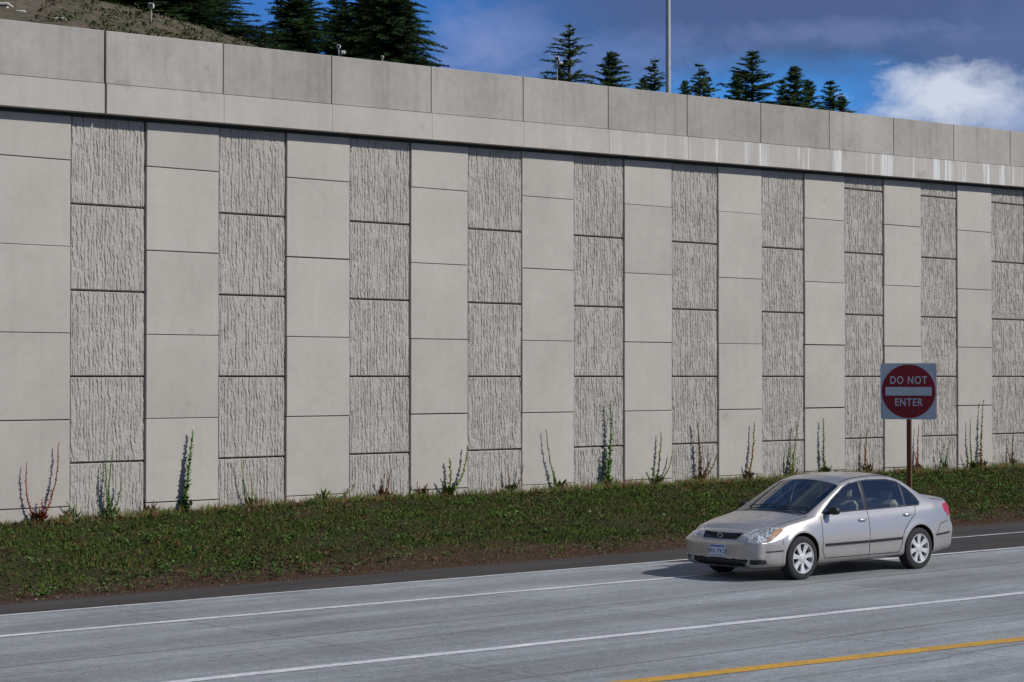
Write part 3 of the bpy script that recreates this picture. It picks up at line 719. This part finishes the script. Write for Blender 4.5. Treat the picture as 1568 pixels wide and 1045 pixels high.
    md=body.modifiers.new('w','BOOLEAN'); md.operation='DIFFERENCE'; md.object=cut; md.solver='EXACT'
    bpy.context.view_layer.update(); dg=bpy.context.evaluated_depsgraph_get()
    nm=bpy.data.meshes.new_from_object(body.evaluated_get(dg)); print('body',len(body.data.polygons),'->',len(nm.polygons))
    body.modifiers.clear(); body.data=nm; bpy.data.objects.remove(cut)
    sharp(body,40)
    def S(xq,T):
        fi=np.clip((xq-xs[0])/(xs[1]-xs[0]),0,NS-1.001); i=int(fi); f=fi-i
        j=int(np.clip(np.searchsorted(Ts,T)-1,0,nT-2)); g=(T-Ts[j])/(Ts[j+1]-Ts[j])
        A=Gd[i]*(1-f)+Gd[i+1]*f; return A[j]*(1-g)+A[j+1]*g
    def Tz(xq,zq):
        fi=np.clip((xq-xs[0])/(xs[1]-xs[0]),0,NS-1.001); i=int(fi); zc=Gd[i][:,2]
        msk=(Ts>=1.5)&(Ts<=6.0); return float(np.interp(zq,zc[msk],Ts[msk]))
    def nrm(xq,T):
        a=S(xq+.01,T)-S(xq-.01,T); b=S(xq,min(T+.05,7))-S(xq,T-.05); n=np.cross(a,b); n/=np.linalg.norm(n)+1e-9
        if n[1]<0 and T<6.5: n=-n
        if T>=6.5 and n[2]<0: n=-n
        return n
    def ribbon(m,pts,w,off=.002,thick=0,mi=0,mirror=True):
        P=[];Nn=[];dens=[]
        for i in range(len(pts)-1):
            (x0,t0),(x1,t1)=pts[i],pts[i+1]; K=max(2,int(math.hypot((x1-x0),(t1-t0)*.1)/.03))
            for k in range(K): dens.append((x0+(x1-x0)*k/K,t0+(t1-t0)*k/K))
        dens.append(pts[-1])
        for q in dens: P.append(S(*q)); Nn.append(nrm(*q))
        P=np.array(P);Nn=np.array(Nn)
        for s in ((1,-1) if mirror else (1,)):
            Vv=[]
            for i in range(len(P)):
                t_=P[min(i+1,len(P)-1)]-P[max(i-1,0)]; t_=t_/(np.linalg.norm(t_)+1e-9); b=np.cross(Nn[i],t_)
                for q,o in ((-1,0),(-.75,1),(.75,1),(1,0)):
                    v=P[i]+b*w/2*q+Nn[i]*(off+thick*o); Vv.append((v[0],v[1]*s,v[2]))
            Fs=[]
            for i in range(len(P)-1):
                for k in range(3): Fs.append((i*4+k,i*4+k+1,i*4+5+k,i*4+4+k))
            m.add(Vv,Fs,mi)
    def xz(lst): return [(x_,Tz(x_,z_)) for x_,z_ in lst]
    m=MB()
    g=.011
    ribbon(m,xz([(.87,.895),(.88,.80),(.89,.60),(.87,.40),(.82,.285)]),g)
    ribbon(m,xz([(-.15,.925),(-.15,.6),(-.16,.285)]),g)
    ribbon(m,xz([(-1.26,.955),(-1.21,.84),(-1.07,.74),(-.95,.62),(-.90,.50),(-.90,.40),(-.84,.285)]),g)
    ribbon(m,xz([(.82,.285),(0,.285),(-.84,.285)]),g)
    ribbon(m,[(1.98,5.55),(1.6,5.6),(1.2,5.65),(1.08,5.7)],g)
    ribbon(m,[(-1.70,5.7),(-1.95,5.6),(-2.10,5.5)],g)
    ribbon(m,[(-1.62,6.2),(-1.625,7)],g)
    ribbon(m,[(1.12,5.8),(1.15,6.4),(1.165,7)],.03)
    ribbon(m,[(.22,6.08),(-.3,6.08),(-1.12,6.08)],.014,.002,.004)
    ribbon(m,xz([(1.70,.52),(1.72,.60)]),g*.8)
    ribbon(m,xz([(-1.72,.50),(-1.80,.66),(-2.02,.70)]),g)
    ribbon(m,xz([(.82,.475),(-.13,.48)]),.040,.001,.012,0)
    ribbon(m,xz([(-.17,.48),(-.885,.49)]),.040,.001,.012,0)
    ribbon(m,xz([(1.98,.43),(1.70,.44)]),.02,.001,.006,0)
    ribbon(m,xz([(-1.70,.50),(-2.1,.52)]),.03,.001,.008,0)
    m.obj('panel_gaps_and_mouldings',[M_dk],parent=car)
    m=MB()
    for hx,hz in ((.0,.80),(-1.02,.835)):
        for s in(1,-1):
            P=S(hx,Tz(hx,hz)); m.tube([(hx+.09,s*(P[1]-.005),hz),(hx+.06,s*(P[1]+.022),hz+.002),(hx-.06,s*(P[1]+.024),hz+.004),(hx-.09,s*(P[1]-.005),hz+.004)],[.012,.016,.016,.012],8,0)
    for s in(1,-1):
        Vv=[];K=12;L=8
        for i in range(L+1):
            ph=math.pi*i/L
            for k in range(K):
                th=2*math.pi*k/K; r=math.sin(ph)**.6
                ct=math.copysign(abs(math.cos(th))**.7,math.cos(th)); sn=math.copysign(abs(math.sin(th))**.7,math.sin(th))
                sx=abs(math.cos(ph))**.6*math.copysign(1,math.cos(ph))
                Vv.append((.70+.055*sx,s*(.895+.09*r*ct),.965+.060*r*sn))
        Fs=[(i*K+k,i*K+(k+1)%K,(i+1)*K+(k+1)%K,(i+1)*K+k) for i in range(L) for k in range(K)]
        m.add(Vv,Fs,1); m.tube([(.70,s*.76,.92),(.70,s*.84,.94)],[.03,.025],8,1)
    m.obj('handles_and_mirrors',[M_pc,M_dk],parent=car,smooth=True)
    m=MB(); fx=2.0+.18
    m.box(fx-.01,fx+.012,-.155,.155,.345,.505,0,.004); m.box(fx+.0125,fx+.014,-.14,.14,.47,.495,1)
    m.box(fx+.0125,fx+.014,-.13,.13,.355,.362,1)
    m.obj('licence_plate',[simple('plate_white',(.62,.68,.74),.5),simple('plate_blue',(.05,.12,.35),.5)],parent=car)
    text('plate_text','482 PKD',.085,(fx+.0135,0,.415),simple('plate_ink',(.03,.06,.2),.5),car,rot=(math.pi/2,0,math.pi/2))
    m=MB(); gx=fx-.075+.012
    for zz in (.607,.630,.653):
        pts=[(gx-.10*(abs(yy)/.42)**2.5*1.0-.012,yy,zz) for yy in np.linspace(-.33,.33,15)]; m.tube(pts,.004,6,0)
    pts=[(gx-.01-.10*(abs(yy)/.42)**2.5,yy,.680) for yy in np.linspace(-.37,.37,17)]; m.tube(pts,.008,6,1)
    m.tube([(gx+.012,.045*math.cos(a_),.634+.03*math.sin(a_)) for a_ in np.linspace(0,6.283,17)],.006,6,1)
    m.obj('grille_bars',[M_dk,M_chr],parent=car,smooth=True)
    m=MB()
    for y0 in(.1,-.45):
        pts=[]
        for k in range(8):
            yy=y0+.5*k/7; xx=1.06-.05*k/7-.10*(abs(yy)/.7)**2; T=7-abs(yy)/.66; T=max(T,6.02); P=S(xx,T); pts.append((P[0]+.01,yy,P[2]+.02))
        m.tube(pts,.007,5,0)
    m.obj('wipers',[M_dk],parent=car)
    M_int=simple('interior_cloth',(.36,.335,.29),.9); M_dash=simple('dashboard',(.19,.18,.165),.8); m=MB()
    for yy in(.37,-.37):
        m.box(-.05,.45,yy-.24,yy+.24,.35,.55,0,.05); m.box(-.22,-.05,yy-.24,yy+.24,.5,1.06,0,.06); m.box(-.19,-.09,yy-.12,yy+.12,1.09,1.26,0,.04)
    m.box(-.95,-.55,-.62,.62,.35,.58,0,.05); m.box(-1.15,-.97,-.60,.60,.55,1.04,0,.06)
    for yy in(.38,-.38): m.box(-1.12,-1.02,yy-.11,yy+.11,1.06,1.17,0,.03)
    m.box(.65,1.05,-.68,.68,.55,.88,2,.04); m.tube([(.52-.10*math.sin(a_)*.5,.37+.18*math.cos(a_),.93+.16*math.sin(a_)) for a_ in np.linspace(0,6.283,20)],.014,6,1)
    m.tube([(.50,.37,.93),(.72,.37,.84)],.03,8,1); m.box(-1.5,-1.18,-.58,.58,.93,.955,2,.01); m.box(.36,.40,-.10,.10,1.24,1.30,1,.01)
    m.obj('interior',[M_int,M_dk,M_dash],parent=car)
    m=MB(); m.box(-1.9,1.9,-.5,.5,.2,.35,0); m.obj('underbody',[M_well],parent=car)
    M_tyre=simple('tyre_rubber',(.018,.018,.019),.85); M_rim=simple('rim_alloy',(.66,.66,.66),.35,.45)
    def lathe(m,prof,K,mi):
        Vv=[];Fs=[]
        for (yy,r) in prof:
            for k in range(K): a=2*math.pi*k/K; Vv.append((r*math.cos(a),yy,r*math.sin(a)))
        for i in range(len(prof)-1):
            for k in range(K): Fs.append((i*K+k,i*K+(k+1)%K,(i+1)*K+(k+1)%K,(i+1)*K+k))
        m.add(Vv,Fs,mi)
    m=MB()
    lathe(m,[(-.09,.20),(-.097,.23),(-.095,.285),(-.08,.308),(-.04,.313),(.04,.313),(.08,.308),(.095,.285),(.098,.25),(.092,.218)],48,0)
    lathe(m,[(.092,.219),(.097,.217),(.095,.205),(.07,.198),(.0,.19)],48,1)
    lathe(m,[(.02,.195),(.02,.001)],32,2)
    for s in range(7):
        a=s/7*2*math.pi+.2; ca,sa=math.cos(a),math.sin(a)
        V2=[]
        for r,w,yy in ((.03,.028,.083),(.12,.029,.080),(.20,.044,.088)):
            for q in(-1,1):
                for dd in(0,-.03): V2.append((r*ca-q*w*sa,yy+dd,r*sa+q*w*ca))
        Fs=[]
        for i in range(2):
            b=i*4; Fs+=[(b,b+2,b+6,b+4),(b+1,b+5,b+7,b+3),(b,b+4,b+5,b+1),(b+2,b+3,b+7,b+6)]
        m.add(V2,Fs,1)
    lathe(m,[(.06,.06),(.088,.055),(.094,.03),(.095,.001)],24,1)
    wob=m.obj('wheel_front_near',[M_tyre,M_rim,M_well],parent=car,smooth=True); sharp(wob,35)
    wob.location=(1.30,.742,.313)
    for nm_,wx,s in (('wheel_rear_near',-1.30,1),('wheel_front_far',1.30,-1),('wheel_rear_far',-1.30,-1)):
        o=bpy.data.objects.new(nm_,wob.data); col.objects.link(o); o.parent=car; o.location=(wx,s*.742,.313); o.rotation_euler=(0,.4,0) if s>0 else (0,.3,math.pi)
build_car()

# ================= LIGHT / WORLD =================
SE=math.radians(39); hx,hy=.93,-.37; q=math.hypot(hx,hy); hx/=q;hy/=q
sd=Vector((hx*math.cos(SE),hy*math.cos(SE),math.sin(SE)))
sl=bpy.data.lights.new('sun','SUN'); sl.energy=3.8; sl.angle=math.radians(1.6); sl.color=(1,.96,.905)
so=bpy.data.objects.new('sun',sl); so.rotation_euler=sd.to_track_quat('Z','Y').to_euler(); so.location=(30,-20,40); col.objects.link(so)
t=NT('World',True); scene.world=t.o
tc=t.n('ShaderNodeTexCoord').outputs['Generated']
sep=t.n('ShaderNodeSeparateXYZ'); t.l(tc,sep.inputs[0])
cx=t.n('ShaderNodeCombineXYZ'); t.l(sep.outputs[0],cx.inputs[0]); t.l(sep.outputs[1],cx.inputs[1]); t.l(t.math('ADD',sep.outputs[2],.30),cx.inputs[2])
nv=t.n('ShaderNodeVectorMath',operation='NORMALIZE'); t.l(cx.outputs[0],nv.inputs[0])
sky=t.n('ShaderNodeTexSky'); sky.sky_type='NISHITA'; sky.sun_disc=False; sky.sun_elevation=SE; sky.sun_rotation=math.atan2(hx,hy); sky.altitude=200; sky.air_density=1.0; sky.dust_density=.3; sky.ozone_density=2.0
t.l(nv.outputs[0],sky.inputs[0])
STR=.075
base=t.mix(1.0,sky.outputs[0],(.75,.90,1.15),'MULTIPLY')
def dirv(x,y):
    v=Vector(((x-784)/F,1,(577-y)/F)).normalized(); return v
wn1=t.noise(t.vmap(tc,(1,1,1.8)),14,4,.6,.3); wn2=t.noise(t.vmap(tc,(1,1,1.6),(3,1,2)),45,4,.65,.5)
def blob(x,y,rx,ry,amt,soft=1.0,detail=1.0):
    c=dirv(x,y); m=t.n('ShaderNodeMapping'); m.vector_type='POINT'; sx,sz=F/rx,F/ry
    m.inputs['Scale'].default_value=(sx,2.0,sz); m.inputs['Location'].default_value=(-c.x*sx,-c.y*2.0,-c.z*sz); t.l(tc,m.inputs[0])
    ln=t.n('ShaderNodeVectorMath',operation='LENGTH'); t.l(m.outputs[0],ln.inputs[0])
    d=t.math('SUBTRACT',1.0,ln.outputs['Value'])
    nz=t.math('ADD',t.math('MULTIPLY',t.math('SUBTRACT',wn1,.5),2.6*detail),t.math('MULTIPLY',t.math('SUBTRACT',wn2,.5),2.0*detail))
    return t.math('MULTIPLY',t.rng(t.math('ADD',d,nz),-.05,.55*soft,0,1),amt)
def cc(r,g,b): return (r/STR,g/STR,b/STR)
c=base
gc=t.rng(t.noise(t.vmap(tc,(1,1,2.5),(5,2,1)),2.2,4,.6,.2),.48,.68,0,.7); up=t.rng(sep.outputs[2],.20,.42); c=t.mix(t.math('MULTIPLY',gc,up),c,cc(.5,.52,.56))
c=t.mix(blob(500,30,460,230,.95,2.0,.1),c,cc(.045,.215,.68))
c=t.mix(blob(1180,160,330,75,.95,1.5,.3),c,cc(.060,.29,.78))
c=t.mix(blob(745,70,150,75,.75,1.8,.6),c,cc(.24,.31,.57))
c=t.mix(blob(960,85,190,45,.55,1.6,.7),c,cc(.16,.25,.55))
c=t.mix(blob(1330,-18,620,86,.90,1.4,.35),c,cc(.085,.12,.28))
c=t.mix(blob(1620,50,230,85,.85,1.6,.5),c,cc(.12,.165,.34))
c=t.mix(blob(1300,48,280,22,.55,1.6,.9),c,cc(.17,.22,.43))
c=t.mix(blob(1540,180,230,80,.92,1.6,.45),c,cc(.34,.42,.62))
c=t.mix(blob(1455,148,120,48,.9,1.6,.75),c,cc(.64,.69,.80))
bg=t.n('ShaderNodeBackground'); bg.inputs[1].default_value=STR; t.l(c,bg.inputs[0])
wo=t.n('ShaderNodeOutputWorld'); t.l(bg.outputs[0],wo.inputs[0])

# ================= CAMERA =================
cd=bpy.data.cameras.new('camera'); cam=bpy.data.objects.new('camera',cd); col.objects.link(cam)
cd.sensor_width=36; cd.lens=36*F/1568; cd.clip_end=6000; cd.clip_start=.1
cam.location=(0,0,CH); cam.rotation_euler=(math.pi/2+math.atan(54.5/F),0,0)
scene.camera=cam
